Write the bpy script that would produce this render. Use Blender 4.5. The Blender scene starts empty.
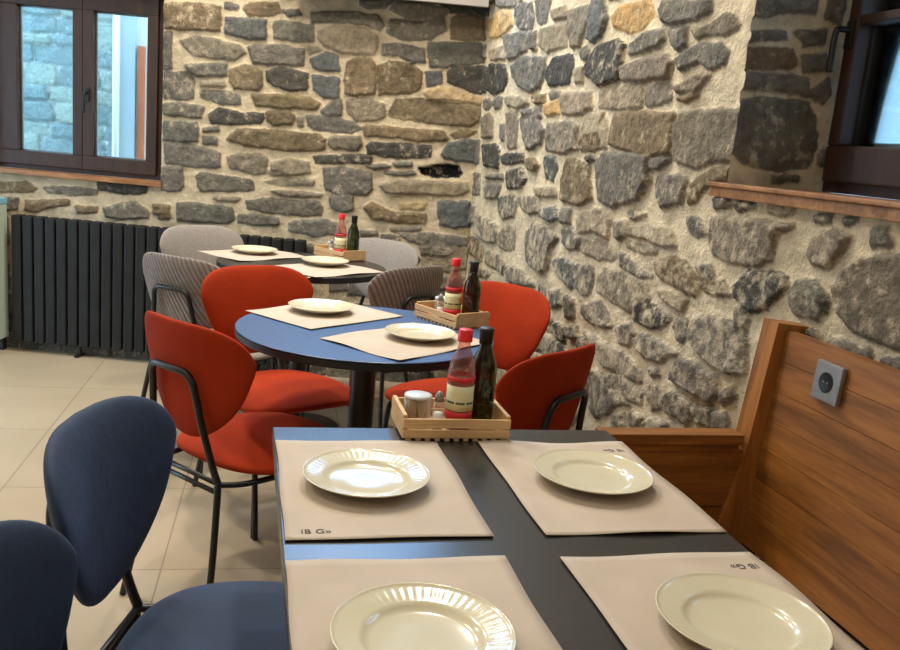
import bpy, bmesh, math, random
import numpy as np
from mathutils import Vector, Matrix
C = bpy.context.scene.collection
PI = math.pi
rng = random.Random(7)

ST_BACK = "b1673,1895 1538,1911 1378,1905 1379,1787 1519,1780 1660,1778;g1670,1753 1630,1756 1626,1581 1666,1573;g1353,1927 1290,1922 1290,1903 1352,1902;b1259,1910 1229,1937 1085,1949 1072,1906 1113,1883 1237,1881;g1057,1912 980,1924 964,1901 1030,1888;s1350,1858 1143,1861 1144,1762 1232,1760 1347,1780;g1096,1855 1050,1864 899,1852 889,1774 1003,1769 1097,1776;o1580,1720 1524,1745 1419,1744 1283,1725 1242,1689 1296,1649 1427,1648 1521,1660;g1231,1723 1044,1743 939,1730 940,1654 1081,1645 1196,1643;g1551,1603 1337,1631 1340,1565 1497,1554;b1320,1597 1237,1629 1153,1606 1145,1546 1169,1509 1291,1506 1318,1542;d1132,1608 1038,1631 912,1612 913,1531 1001,1518 1086,1536 1114,1564;g1666,1552 1529,1569 1507,1531 1510,1439 1579,1425 1663,1428;l1470,1526 1350,1539 1343,1514 1470,1501;g1474,1478 1327,1487 1268,1470 1266,1429 1367,1422 1463,1443;b1195,1481 1053,1493 905,1491 841,1468 860,1438 1050,1427 1177,1429;s900,1688 824,1727 761,1715 751,1640 850,1635 893,1648;s885,1604 749,1603 743,1505 821,1500 876,1534;g833,1430 768,1487 732,1495 727,1419 806,1415;g1663,1395 1557,1409 1451,1393 1465,1340 1577,1341 1662,1342;d1423,1364 1366,1400 1238,1382 1138,1389 1141,1347 1257,1325 1406,1319;b1122,1400 1007,1415 976,1392 982,1351 1077,1337 1115,1360;o958,1384 929,1386 929,1347 952,1345;g906,1399 774,1405 667,1388 612,1357 663,1332 854,1331 898,1353;l919,1741 877,1745 856,1737 907,1714;g670,1998 491,2013 540,1975 611,1962 664,1974;o509,1968 470,2005 347,2006 202,1988 249,1941 423,1931;d245,2014 164,2021 -1,2015 -4,1981 201,1979;o913,1915 713,1936 568,1929 531,1883 553,1861 636,1879 761,1881 905,1871;o516,1854 505,1914 340,1918 229,1942 214,1890 292,1839 425,1822;b186,1946 159,1965 25,1964 13,1862 127,1848 182,1853;l866,1825 780,1862 646,1863 566,1830 562,1771 575,1738 741,1736 837,1763 865,1795;g532,1789 466,1804 319,1782 309,1723 365,1713 450,1741 529,1744;g301,1818 24,1841 6,1749 96,1731 198,1707 281,1705;b719,1628 707,1689 657,1718 594,1714 563,1681 553,1541 665,1523 713,1533;b550,1683 490,1710 385,1705 325,1672 324,1591 374,1562 530,1541;s305,1673 222,1685 211,1621 283,1603;d186,1693 115,1714 -18,1731 -32,1591 63,1598 181,1634;p302,1573 221,1605 104,1590 -3,1563 -5,1538 121,1543 268,1540;o705,1493 622,1513 505,1494 493,1434 541,1407 646,1398 691,1438;b476,1456 444,1520 309,1537 161,1524 -2,1513 -2,1456 47,1419 215,1417 363,1425 470,1436;g1661,1302 1485,1312 1474,1277 1483,1219 1573,1208 1659,1209;g1448,1290 1373,1298 1362,1282 1442,1270;g1451,1243 1377,1242 1379,1207 1445,1209;b1323,1244 1267,1297 1129,1309 959,1306 832,1307 806,1273 811,1229 997,1210 1104,1216 1232,1220;g1658,1188 1487,1193 1360,1167 1356,1094 1484,1083 1646,1090;o1315,1150 1251,1169 1145,1183 1106,1158 1109,1084 1172,1071 1302,1099;l1079,1140 995,1173 887,1156 876,1105 990,1084 1077,1098;d862,1190 719,1208 614,1227 549,1217 553,1186 717,1171 845,1163;g1667,1067 1559,1071 1548,977 1567,948 1664,945;g1483,1035 1462,1053 1322,1050 1182,1036 1169,989 1265,975 1448,959 1471,994;l1106,1037 1011,1066 850,1070 854,1043 1031,1028;o1072,992 922,1002 798,995 813,983 1007,973;o1383,933 1243,940 1263,917 1361,916;g1210,927 1070,950 897,949 799,931 799,888 915,875 1067,875 1197,890;g1576,883 1457,894 1284,877 1266,830 1302,800 1454,790 1574,792;g1244,848 1164,861 1033,849 1031,814 1150,803 1248,810;g967,835 785,865 708,848 694,795 845,771 965,792;b1674,859 1619,861 1619,837 1673,835;b1673,821 1619,826 1612,797 1672,789;l1098,1096 1034,1107 991,1089 1076,1077;b603,1373 487,1378 360,1379 180,1379 156,1345 197,1331 313,1321 462,1329 594,1325;b143,1372 107,1391 13,1394 53,1367 125,1353;o788,1290 757,1308 620,1315 609,1280 626,1249 753,1241 784,1264;b926,1283 863,1304 809,1288 804,1237 859,1225 913,1238;d580,1272 555,1293 385,1297 247,1296 238,1245 285,1235 433,1224 577,1236;s181,1265 144,1325 72,1345 -23,1353 -23,1236 94,1236 158,1244;k297,1182 239,1192 155,1213 86,1206 67,1176 87,1156 214,1147 284,1157;g573,1168 483,1186 450,1174 535,1156;g441,1195 336,1208 334,1189 419,1180;g480,1143 321,1159 315,1144 447,1132;g806,1137 684,1148 549,1128 538,1050 568,1019 707,1006 783,1028;l497,1075 424,1106 233,1119 41,1126 22,1096 46,1062 227,1049 462,1036;g760,998 637,1004 637,929 690,914 745,930;b574,946 533,981 433,937 240,943 241,895 375,886 516,892;p384,995 245,1007 253,969 371,964;s181,1013 11,1028 4,900 84,884 160,892;o427,851 260,866 265,853 415,836;g370,819 210,841 15,835 0,793 183,776 314,791;g887,961 811,951 803,904 883,886;g3,1176 -33,1185 -39,1069 -12,1067;g587,821 501,825 489,808 575,800;l246,759 97,784 -77,783 -74,701 84,643 239,662;b2543,905 2401,923 2342,896 2369,872 2544,859;g2304,899 2163,917 2011,909 2021,887 2130,877 2282,880;g2522,826 2446,828 2452,773 2524,756;b2403,821 2168,847 2168,820 2272,800 2349,764 2409,772;b2130,813 2010,823 2021,793 2119,784;g1977,815 1891,855 1804,866 1738,826 1732,789 1890,772 1966,779;b1712,861 1619,861 1619,847 1706,845;b1711,834 1619,833 1618,812 1705,813;g2546,738 2502,720 2505,578 2548,596;g2551,463 2501,468 2503,334 2554,318;o254,771 133,790 24,782 11,734 106,679 232,677;g733,531 651,543 639,493 729,475;g623,531 459,537 464,481 628,466"
ST_RIGHT = "o142,2035 539,1982 494,1964 360,1974 184,1996;t18,1948 249,1976 380,1955 429,1886 289,1852 79,1860;g446,1955 544,1966 670,1949 716,1892 716,1840 556,1853 481,1888;g737,1955 917,1931 901,1849 817,1844 766,1864;l952,1885 1090,1881 1140,1842 986,1839;o1162,1859 1311,1856 1341,1799 1285,1716 1214,1719 1168,1779;s1365,1840 1389,1868 1478,1856 1519,1791 1491,1735 1418,1717 1368,1734;g361,1845 585,1838 685,1813 685,1753 493,1730 405,1736;g709,1826 780,1819 803,1747 732,1753;l855,1825 1121,1811 1153,1728 1060,1729 941,1721 845,1754;g1283,1697 1339,1708 1386,1689 1370,1662 1307,1673;d1371,1646 1456,1698 1630,1708 1691,1681 1688,1630 1683,1579 1529,1556 1456,1591 1386,1607;g525,1696 671,1724 927,1698 943,1647 898,1584 791,1570 639,1596 554,1639;d948,1632 1033,1690 1222,1692 1247,1641 1219,1583 1005,1583;l1258,1634 1360,1640 1360,1583 1292,1580;d65,1665 153,1729 365,1706 427,1646 375,1591 235,1575 83,1611;g-333,1875 -113,1851 -35,1769 -152,1764 -300,1779;l69,1796 306,1801 354,1740 116,1749;d-290,1750 63,1718 73,1594 -99,1610 -253,1644;b831,1550 974,1549 984,1516 853,1516;g54,1555 148,1561 217,1537 135,1504 68,1514;l415,1556 750,1549 783,1522 669,1501 453,1522;g239,1562 386,1557 374,1508 257,1510;g1014,1554 1134,1553 1131,1533 1031,1533;l1136,1546 1455,1541 1478,1490 1396,1464 1179,1470;t986,1509 1124,1523 1150,1471 1009,1469;g697,1489 926,1496 960,1459 755,1462;o53,1461 173,1487 259,1459 272,1373 117,1367;g370,1433 457,1429 481,1355 408,1362;o472,1482 610,1487 656,1448 662,1329 533,1323;g684,1455 771,1485 931,1482 931,1445 1010,1402 994,1351 911,1334 823,1321 738,1401;o1022,1430 1263,1439 1366,1422 1386,1341 1264,1318 1054,1327;b1395,1383 1420,1441 1587,1464 1618,1410 1629,1349 1517,1334 1408,1341;g-150,1346 58,1349 63,1235 -110,1228;d115,1327 344,1336 412,1307 424,1228 197,1227;d449,1283 527,1298 782,1301 792,1270 543,1249 458,1254;b813,1279 925,1290 995,1263 963,1240 850,1238;s1042,1298 1154,1301 1202,1271 1163,1206 1078,1216;d567,1217 778,1239 840,1196 793,1154 592,1141;g215,1174 505,1198 525,1178 279,1169;g225,1144 495,1143 457,1085 265,1071;g-23,1185 117,1174 133,1079 -1,1069;b1249,1211 1280,1295 1379,1295 1518,1278 1568,1167 1462,1136 1282,1138;l986,1167 1211,1181 1231,1148 1018,1135;g1468,1311 1537,1322 1561,1304 1497,1295;g1565,1292 1628,1325 1797,1330 1996,1333 1995,1254 1939,1195 1739,1150 1614,1170;g458,1081 691,1119 767,1081 736,1022 572,994 491,1024;o745,1111 976,1129 1048,1075 933,1049 807,1073;s1087,1089 1233,1109 1284,1069 1193,1045 1097,1057;g1300,1108 1399,1114 1397,1063 1326,1056;l1445,1078 1516,1124 1684,1139 1744,1108 1740,1047 1616,1057 1475,1035;g-42,1033 70,1014 227,946 68,920 -1,913;g92,950 250,974 500,956 510,880 383,860 153,872;o524,925 634,970 768,977 769,880 645,855 543,867;g903,960 968,1014 1141,1017 1244,1011 1298,993 1245,944 1213,853 1137,829 975,846 925,893;g1333,1032 1420,1045 1514,1019 1510,976 1409,965 1350,978;o1528,1027 1656,1030 1777,1021 1826,997 1776,975 1675,966 1545,974;g1849,1012 1918,1004 1928,971 1876,969;b19,857 197,841 318,820 293,753 50,765;g351,816 516,821 653,789 653,747 357,754;g214,695 335,723 447,714 409,690 256,669;g66,720 191,710 144,646 94,638;g694,787 845,803 1018,783 1091,766 938,742 728,726;s1260,896 1366,925 1479,908 1517,841 1471,819 1330,857;g1494,917 1623,930 1659,917 1649,844 1591,821 1517,841;o1683,889 1743,939 1868,950 1938,938 2063,937 2085,902 1967,838 1829,847 1701,854;s1275,783 1368,797 1401,750 1317,712;g1437,785 1516,787 1534,729 1469,709;g1602,783 1648,793 1704,765 1822,772 1860,765 1815,749 1695,744 1612,752;g1662,802 1747,825 1849,778 1797,760 1689,762;g1496,680 1578,699 1571,663 1504,655;t1566,1792 1629,1816 1839,1802 1876,1755 1800,1726 1711,1722 1591,1754;g1920,1766 1945,1793 2208,1758 2218,1729 2154,1715 2021,1718 1953,1728;g1736,1683 1830,1707 1949,1703 1976,1677 1950,1659 1808,1655 1732,1649;g2011,1699 2100,1695 2113,1649 2076,1637 2035,1651;o2133,1686 2217,1692 2284,1709 2337,1701 2370,1671 2331,1661 2169,1663;o1689,1613 1816,1627 2004,1627 2051,1605 2032,1565 1872,1563 1702,1569;g2072,1613 2175,1639 2304,1635 2329,1608 2321,1577 2268,1573 2197,1594 2103,1579;l1524,1532 1667,1545 1845,1548 1877,1503 1872,1479 1687,1477 1539,1483;o1886,1535 1960,1545 2050,1541 2068,1497 1988,1487 1901,1483;o2085,1532 2199,1556 2255,1555 2210,1517 2110,1516;b2105,1496 2191,1513 2214,1502 2158,1489;g2455,1566 2485,1568 2495,1531 2462,1537;b1654,1422 1677,1463 1949,1461 2096,1456 2094,1405 2106,1344 1986,1332 1835,1342 1664,1362;l1390,1383 1419,1454 1575,1464 1612,1440 1640,1346 1549,1345 1408,1351;o2118,1415 2148,1455 2352,1461 2437,1457 2471,1335 2337,1326 2269,1304 2187,1316 2144,1324;g1992,1314 2077,1332 2106,1326 2054,1295 2008,1295;g2040,1246 2060,1274 2177,1280 2226,1268 2209,1203 2098,1181 2060,1215;b2238,1243 2285,1281 2344,1303 2410,1315 2478,1309 2475,1291 2352,1275 2276,1211 2247,1209;g2382,1229 2448,1239 2459,1215 2390,1202;d2476,1228 2546,1231 2564,1222 2505,1208;g1872,1150 1939,1159 1994,1150 1934,1133 1884,1131;o1781,1111 1875,1115 1892,1082 1840,1053 1799,1059;l1887,1099 2045,1127 2181,1121 2212,1083 2141,1068 2036,1079 1912,1079;o1881,1052 1945,1054 2101,1052 2104,1045 2013,1032 1892,1036;g1839,1008 1924,994 2006,972 2091,969 2012,953 1878,969;b2110,1021 2212,1047 2328,1028 2385,993 2347,959 2235,967 2133,982;g2343,1041 2414,1052 2431,1021 2391,1004;b2389,1009 2474,1023 2516,993 2452,977 2397,981;l2134,938 2207,952 2313,940 2294,903 2197,912;d1987,866 2031,886 2138,885 2235,872 2188,830 2100,816 2000,822;g2241,1163 2307,1169 2363,1136 2320,1122 2259,1134;o2378,1114 2379,1176 2587,1193 2667,1188 2713,1197 2666,1167 2656,1102 2617,1083 2477,1075 2413,1085;d2533,1020 2569,1062 2691,1077 2727,1070 2737,1056 2685,994 2617,972 2541,993;g1987,866 1984,877 2008,881;g2263,868 2311,878 2317,859 2269,848;g1493,672 1574,694 1584,659 1525,641;g1890,762 1987,802 2033,780 2006,737 1926,725;g2031,758 2084,788 2214,788 2290,780 2215,734 2132,726 2054,734;g2263,872 2329,887 2337,837 2311,818 2277,823;g2354,841 2362,900 2458,927 2593,927 2622,893 2633,816 2579,795 2470,802 2395,826;g1655,700 1811,697 1983,702 2109,677 2111,642 2021,630 1833,624 1767,655;g1891,609 2006,626 2135,613 2131,576 2039,569 1936,576;g2155,697 2207,714 2219,697 2175,678;g2291,727 2312,769 2431,779 2522,773 2533,734 2520,703 2407,696 2304,705;g1671,547 1786,592 1879,590 1968,524 1913,476 1816,428 1706,466;g1906,559 2005,573 2059,553 1968,524;o2155,619 2182,655 2262,665 2287,626 2228,593 2204,578;g2268,647 2339,675 2416,666 2427,625 2396,605 2293,607;g2553,740 2596,771 2613,747 2560,715;g2537,681 2586,696 2606,661 2548,641;g2417,660 2524,688 2517,637 2451,627;g2038,517 2094,542 2149,539 2136,505 2077,492;g1939,476 2023,512 2050,476 1960,437;g1519,364 1612,428 1701,414 1638,342 1552,331;g2173,532 2236,564 2303,570 2286,536 2196,505;g2408,860 2474,870 2477,858 2412,849;o2792,1137 2822,1184 2866,1197 2913,1187 2891,1143 2864,1116 2815,1120;g2978,1210 3022,1218 3041,1193 2988,1182;g2793,1224 2847,1226 2850,1214 2803,1212;g2886,1226 2917,1232 2929,1228 2899,1218;g2760,1043 2776,1079 2826,1079 2859,1069 2886,1055 2887,1031 2865,1003 2791,999 2767,1015;d2832,1032 2847,1067 2885,1058 2888,1027 2852,1004;o2897,1080 2930,1123 2965,1151 3058,1172 3143,1187 3191,1000 3104,998 3015,1002 2977,1005 2933,1029;g2553,973 2590,980 2614,949 2592,917 2561,914"
ST_REVEAL = "d-34,1709 -21,1724 161,1747 159,1718 58,1706 3,1685;g-36,1646 85,1656 91,1643 -29,1629;d118,1664 207,1674 208,1645 141,1634;b-37,1607 114,1617 129,1582 109,1575 -33,1561;d143,1602 210,1616 230,1582 152,1574;g-39,1543 2,1551 165,1553 182,1515 94,1517 -32,1508;d181,1518 235,1557 246,1525 229,1501;d-17,1470 39,1490 177,1496 214,1462 234,1389 217,1338 131,1320 42,1328 0,1369;g117,1299 188,1303 189,1294 119,1288;g200,1709 204,1752 247,1757 242,1696"


# ------------------------------------------------------------------ helpers
def tag(o, label=None, cat=None, group=None, kind=None):
    if label: o['label'] = label
    if cat: o['category'] = cat
    if group: o['group'] = group
    if kind: o['kind'] = kind
    return o

def thing(name, label, cat, loc=(0, 0, 0), rz=0.0, group=None):
    o = bpy.data.objects.new(name, None); C.objects.link(o)
    o.empty_display_size = .05
    o.location = loc; o.rotation_euler = (0, 0, rz)
    return tag(o, label, cat, group)

def copy_tree(o, parent=None):
    c = o.copy(); C.objects.link(c); c.parent = parent
    for ch in list(o.children):
        copy_tree(ch, c)
    return c

def s2l(c):
    return tuple(((x / 255.0) / 12.92 if x / 255.0 <= .04045 else ((x / 255.0 + .055) / 1.055) ** 2.4) for x in c)

class MB:
    """collects geometry for ONE mesh object"""
    def __init__(s):
        s.v = []; s.f = []; s.sm = []
    def add(s, vs, fs, smooth=False):
        k = len(s.v); s.v += [tuple(p) for p in vs]
        s.f += [tuple(i + k for i in f) for f in fs]; s.sm += [smooth] * len(fs)
    def box(s, lo, hi, bev=0.0, M=None):
        bm = bmesh.new(); bmesh.ops.create_cube(bm, size=1)
        for v in bm.verts:
            v.co = Vector([(lo[i] + hi[i]) / 2 + v.co[i] * (hi[i] - lo[i]) for i in range(3)])
        if bev > 0:
            bmesh.ops.bevel(bm, geom=bm.edges[:], offset=bev, segments=2, affect='EDGES', profile=.6)
        if M is not None: bm.transform(M)
        bm.verts.index_update()
        s.add([v.co[:] for v in bm.verts], [[v.index for v in f.verts] for f in bm.faces]); bm.free()
    def prism(s, pts, z0, z1, axis=2, M=None):
        """polygon pts (2D) extruded on axis"""
        n = len(pts); vs = []
        for z in (z0, z1):
            for a, b in pts:
                p = {2: (a, b, z), 1: (a, z, b), 0: (z, a, b)}[axis]
                vs.append(tuple(M @ Vector(p)) if M is not None else p)
        fs = [tuple(range(n))[::-1], tuple(range(n, 2 * n))] + [(i, (i + 1) % n, n + (i + 1) % n, n + i) for i in range(n)]
        s.add(vs, fs)
    def lathe(s, prof, n=48, center=(0, 0, 0), f=None, smooth=True, closed=False):
        vs = []; m = len(prof)
        for i in range(n):
            a = 2 * PI * i / n
            for (r, z) in prof:
                rr, zz = (r, z) if f is None else f(r, z, a)
                vs.append((center[0] + rr * math.cos(a), center[1] + rr * math.sin(a), center[2] + zz))
        fs = []
        for i in range(n):
            j = (i + 1) % n
            for k in range(m - 1):
                fs.append((i * m + k, j * m + k, j * m + k + 1, i * m + k + 1))
            if closed: fs.append((i * m + m - 1, j * m + m - 1, j * m, i * m))
        s.add(vs, fs, smooth)
    def tube(s, pts, r, n=10, smooth_path=True, sub=6):
        P = [Vector(p) for p in pts]
        if smooth_path and len(P) > 2:
            Q = []
            E = [P[0]] + P + [P[-1]]
            for i in range(1, len(E) - 2):
                for k in range(sub):
                    t = k / sub; a, b, c, d = E[i - 1], E[i], E[i + 1], E[i + 2]
                    Q.append(.5 * ((2 * b) + (c - a) * t + (2 * a - 5 * b + 4 * c - d) * t * t + (3 * b - a - 3 * c + d) * t ** 3))
            Q.append(P[-1]); P = Q
        up = Vector((.31, .17, .93)).normalized(); vs = []
        T0 = (P[1] - P[0]).normalized()
        N = (up - T0 * up.dot(T0)).normalized()
        for i, p in enumerate(P):
            T = (P[min(i + 1, len(P) - 1)] - P[max(i - 1, 0)]).normalized()
            N = (N - T * N.dot(T)).normalized(); B = T.cross(N)
            for k in range(n):
                a = 2 * PI * k / n
                vs.append(p + (N * math.cos(a) + B * math.sin(a)) * r)
        fs = [tuple(range(n))[::-1], tuple(range(len(vs) - n, len(vs)))]
        s.add(vs, fs)
        k0 = len(s.v) - len(vs)
        for i in range(len(P) - 1):
            for k in range(n):
                s.f.append((k0 + i * n + k, k0 + i * n + (k + 1) % n, k0 + (i + 1) * n + (k + 1) % n, k0 + (i + 1) * n + k)); s.sm.append(True)
    def build(s, name, mat, parent=None, loc=None, mat2=None):
        me = bpy.data.meshes.new(name); me.from_pydata(s.v, [], s.f)
        bm = bmesh.new(); bm.from_mesh(me); bmesh.ops.recalc_face_normals(bm, faces=bm.faces[:]); bm.to_mesh(me); bm.free()
        me.polygons.foreach_set('use_smooth', s.sm)
        me.materials.append(mat)
        if mat2:
            me.materials.append(mat2)
            for p in me.polygons: p.material_index = 1 if p.normal.y > .15 else 0
        o = bpy.data.objects.new(name, me); C.objects.link(o)
        if parent: o.parent = parent
        if loc: o.location = loc
        return o

# ------------------------------------------------------------------ materials
def mat(name):
    m = bpy.data.materials.new(name); m.use_nodes = True
    nt = m.node_tree; b = nt.nodes['Principled BSDF']
    return m, nt, b
def N(nt, t, **kw):
    n = nt.nodes.new(t)
    for k, v in kw.items(): setattr(n, k, v)
    return n
def noise_mat(name, c1, c2, scale=8, rough=.6, metal=0, bump=0, bscale=None, detail=4, stretch=(1, 1, 1), sheen=0, spec=None, coat=0, rough2=None):
    m, nt, b = mat(name); L = nt.links
    tc = N(nt, 'ShaderNodeTexCoord'); mp = N(nt, 'ShaderNodeMapping'); mp.inputs['Scale'].default_value = stretch
    L.new(tc.outputs['Object'], mp.inputs[0])
    nz = N(nt, 'ShaderNodeTexNoise'); nz.inputs['Scale'].default_value = scale; nz.inputs['Detail'].default_value = detail
    L.new(mp.outputs[0], nz.inputs['Vector'])
    r = N(nt, 'ShaderNodeValToRGB'); r.color_ramp.elements[0].position = .3; r.color_ramp.elements[1].position = .7
    r.color_ramp.elements[0].color = (*s2l(c1), 1); r.color_ramp.elements[1].color = (*s2l(c2), 1)
    L.new(nz.outputs[0], r.inputs[0]); L.new(r.outputs[0], b.inputs['Base Color'])
    b.inputs['Roughness'].default_value = rough; b.inputs['Metallic'].default_value = metal
    if spec is not None: b.inputs['Specular IOR Level'].default_value = spec
    if sheen:
        b.inputs['Sheen Weight'].default_value = sheen; b.inputs['Sheen Roughness'].default_value = .35
        L.new(r.outputs[0], b.inputs['Sheen Tint'])
    if coat: b.inputs['Coat Weight'].default_value = coat
    if bump:
        n2 = N(nt, 'ShaderNodeTexNoise'); n2.inputs['Scale'].default_value = bscale or scale; n2.inputs['Detail'].default_value = 5
        L.new(mp.outputs[0], n2.inputs['Vector'])
        bp = N(nt, 'ShaderNodeBump'); bp.inputs['Strength'].default_value = 1; bp.inputs['Distance'].default_value = bump
        L.new(n2.outputs[0], bp.inputs['Height']); L.new(bp.outputs[0], b.inputs['Normal'])
    return m

def stone_material(name, mortar, bright=1.0, smear=.0, con=1.0):
    m, nt, b = mat(name); L = nt.links
    tc = N(nt, 'ShaderNodeTexCoord')
    sd = N(nt, 'ShaderNodeAttribute'); sd.attribute_name = 'sd'
    sc = N(nt, 'ShaderNodeAttribute'); sc.attribute_name = 'scol'
    n1 = N(nt, 'ShaderNodeTexNoise'); n1.inputs['Scale'].default_value = 45; n1.inputs['Detail'].default_value = 6; n1.inputs['Roughness'].default_value = .65
    n2 = N(nt, 'ShaderNodeTexNoise'); n2.inputs['Scale'].default_value = 13; n2.inputs['Detail'].default_value = 5; n2.inputs['Roughness'].default_value = .65
    n3 = N(nt, 'ShaderNodeTexNoise'); n3.inputs['Scale'].default_value = 120; n3.inputs['Detail'].default_value = 4
    for n in (n1, n2, n3): L.new(tc.outputs['Object'], n.inputs['Vector'])
    # mask = sd + noise
    a1 = N(nt, 'ShaderNodeMath', operation='MULTIPLY_ADD'); L.new(n1.outputs[0], a1.inputs[0]); a1.inputs[1].default_value = .022; a1.inputs[2].default_value = -.0035
    a2 = N(nt, 'ShaderNodeMath', operation='ADD'); L.new(sd.outputs['Fac'], a2.inputs[0]); L.new(a1.outputs[0], a2.inputs[1])
    mr = N(nt, 'ShaderNodeMapRange'); mr.inputs['From Min'].default_value = -.003; mr.inputs['From Max'].default_value = .0035
    L.new(a2.outputs[0], mr.inputs['Value'])
    # stone colour varied
    r = N(nt, 'ShaderNodeValToRGB'); e = r.color_ramp.elements
    e[0].position = .32; e[0].color = (1 - .54 * con, 1 - .53 * con, 1 - .52 * con, 1); e[1].position = .68; e[1].color = (1 + .64 * con, 1 + .58 * con, 1 + .48 * con, 1)
    mid = r.color_ramp.elements.new(.5); mid.color = (.98, .98, .97, 1)
    mixn = N(nt, 'ShaderNodeMath', operation='MULTIPLY_ADD'); L.new(n1.outputs[0], mixn.inputs[0]); mixn.inputs[1].default_value = .5
    h = N(nt, 'ShaderNodeMath', operation='MULTIPLY'); L.new(n2.outputs[0], h.inputs[0]); h.inputs[1].default_value = .5
    L.new(h.outputs[0], mixn.inputs[2]); L.new(mixn.outputs[0], r.inputs[0])
    mu = N(nt, 'ShaderNodeMix', data_type='RGBA', blend_type='MULTIPLY'); mu.inputs[0].default_value = 1
    L.new(sc.outputs['Color'], mu.inputs[6]); L.new(r.outputs[0], mu.inputs[7])
    # mortar colour
    r2 = N(nt, 'ShaderNodeValToRGB'); e = r2.color_ramp.elements
    e[0].position = .3; e[0].color = (*[x * .66 * bright for x in s2l(mortar)], 1); e[1].position = .62; e[1].color = (*[x * 1.1 * bright for x in s2l(mortar)], 1)
    L.new(n2.outputs[0], r2.inputs[0])
    # mortar smeared over the stones in patches
    n4 = N(nt, 'ShaderNodeTexNoise'); n4.inputs['Scale'].default_value = 24; n4.inputs['Detail'].default_value = 7; n4.inputs['Roughness'].default_value = .7; L.new(tc.outputs['Object'], n4.inputs['Vector'])
    n5 = N(nt, 'ShaderNodeTexNoise'); n5.inputs['Scale'].default_value = 2.6; n5.inputs['Detail'].default_value = 2; L.new(tc.outputs['Object'], n5.inputs['Vector'])
    sep = N(nt, 'ShaderNodeSeparateXYZ'); L.new(tc.outputs['Object'], sep.inputs[0])
    hz = N(nt, 'ShaderNodeMapRange'); hz.inputs['From Min'].default_value = 1.45; hz.inputs['From Max'].default_value = .85; hz.inputs['To Max'].default_value = smear; L.new(sep.outputs['Z'], hz.inputs['Value'])
    s1 = N(nt, 'ShaderNodeMath', operation='ADD'); L.new(n4.outputs[0], s1.inputs[0]); L.new(hz.outputs[0], s1.inputs[1])
    s2 = N(nt, 'ShaderNodeMath', operation='MULTIPLY_ADD'); L.new(n5.outputs[0], s2.inputs[0]); s2.inputs[1].default_value = .35; L.new(s1.outputs[0], s2.inputs[2])
    sm = N(nt, 'ShaderNodeMapRange'); sm.inputs['From Min'].default_value = .74; sm.inputs['From Max'].default_value = .90; sm.inputs['To Min'].default_value = 1; sm.inputs['To Max'].default_value = .30; L.new(s2.outputs[0], sm.inputs['Value'])
    ff = N(nt, 'ShaderNodeMath', operation='MULTIPLY'); L.new(mr.outputs[0], ff.inputs[0]); L.new(sm.outputs[0], ff.inputs[1])
    fin = N(nt, 'ShaderNodeMix', data_type='RGBA'); L.new(ff.outputs[0], fin.inputs[0]); L.new(r2.outputs[0], fin.inputs[6]); L.new(mu.outputs[2], fin.inputs[7])
    L.new(fin.outputs[2], b.inputs['Base Color']); b.inputs['Roughness'].default_value = .93; b.inputs['Specular IOR Level'].default_value = .25
    # bump
    ad = N(nt, 'ShaderNodeMath', operation='MULTIPLY_ADD'); L.new(n3.outputs[0], ad.inputs[0]); ad.inputs[1].default_value = .35; L.new(n1.outputs[0], ad.inputs[2])
    bp = N(nt, 'ShaderNodeBump'); bp.inputs['Distance'].default_value = .012; bp.inputs['Strength'].default_value = .9
    L.new(ad.outputs[0], bp.inputs['Height']); L.new(bp.outputs[0], b.inputs['Normal'])
    return m

def wood_mat(name, dark, light, axis='Y', rough=.45, scale=1.0):
    m, nt, b = mat(name); L = nt.links
    tc = N(nt, 'ShaderNodeTexCoord'); mp = N(nt, 'ShaderNodeMapping')
    st = {'X': (1.2, 14, 14), 'Y': (14, 1.2, 14), 'Z': (14, 14, 1.2)}[axis]
    mp.inputs['Scale'].default_value = [x * scale for x in st]; L.new(tc.outputs['Object'], mp.inputs[0])
    nz = N(nt, 'ShaderNodeTexNoise'); nz.inputs['Scale'].default_value = 1.3; nz.inputs['Detail'].default_value = 7; nz.inputs['Roughness'].default_value = .6; nz.inputs['Distortion'].default_value = 1.3
    wv = N(nt, 'ShaderNodeTexNoise'); wv.inputs['Scale'].default_value = 9; wv.inputs['Detail'].default_value = 3
    L.new(mp.outputs[0], nz.inputs['Vector']); L.new(mp.outputs[0], wv.inputs['Vector'])
    ad = N(nt, 'ShaderNodeMath', operation='MULTIPLY_ADD'); L.new(wv.outputs[0], ad.inputs[0]); ad.inputs[1].default_value = .35
    L.new(nz.outputs[0], ad.inputs[2])
    r = N(nt, 'ShaderNodeValToRGB'); e = r.color_ramp.elements
    e[0].position = .45; e[0].color = (*s2l(dark), 1); e[1].position = .88; e[1].color = (*s2l(light), 1)
    L.new(ad.outputs[0], r.inputs[0]); L.new(r.outputs[0], b.inputs['Base Color'])
    b.inputs['Roughness'].default_value = rough
    bp = N(nt, 'ShaderNodeBump'); bp.inputs['Distance'].default_value = .0008; L.new(ad.outputs[0], bp.inputs['Height']); L.new(bp.outputs[0], b.inputs['Normal'])
    return m

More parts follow.
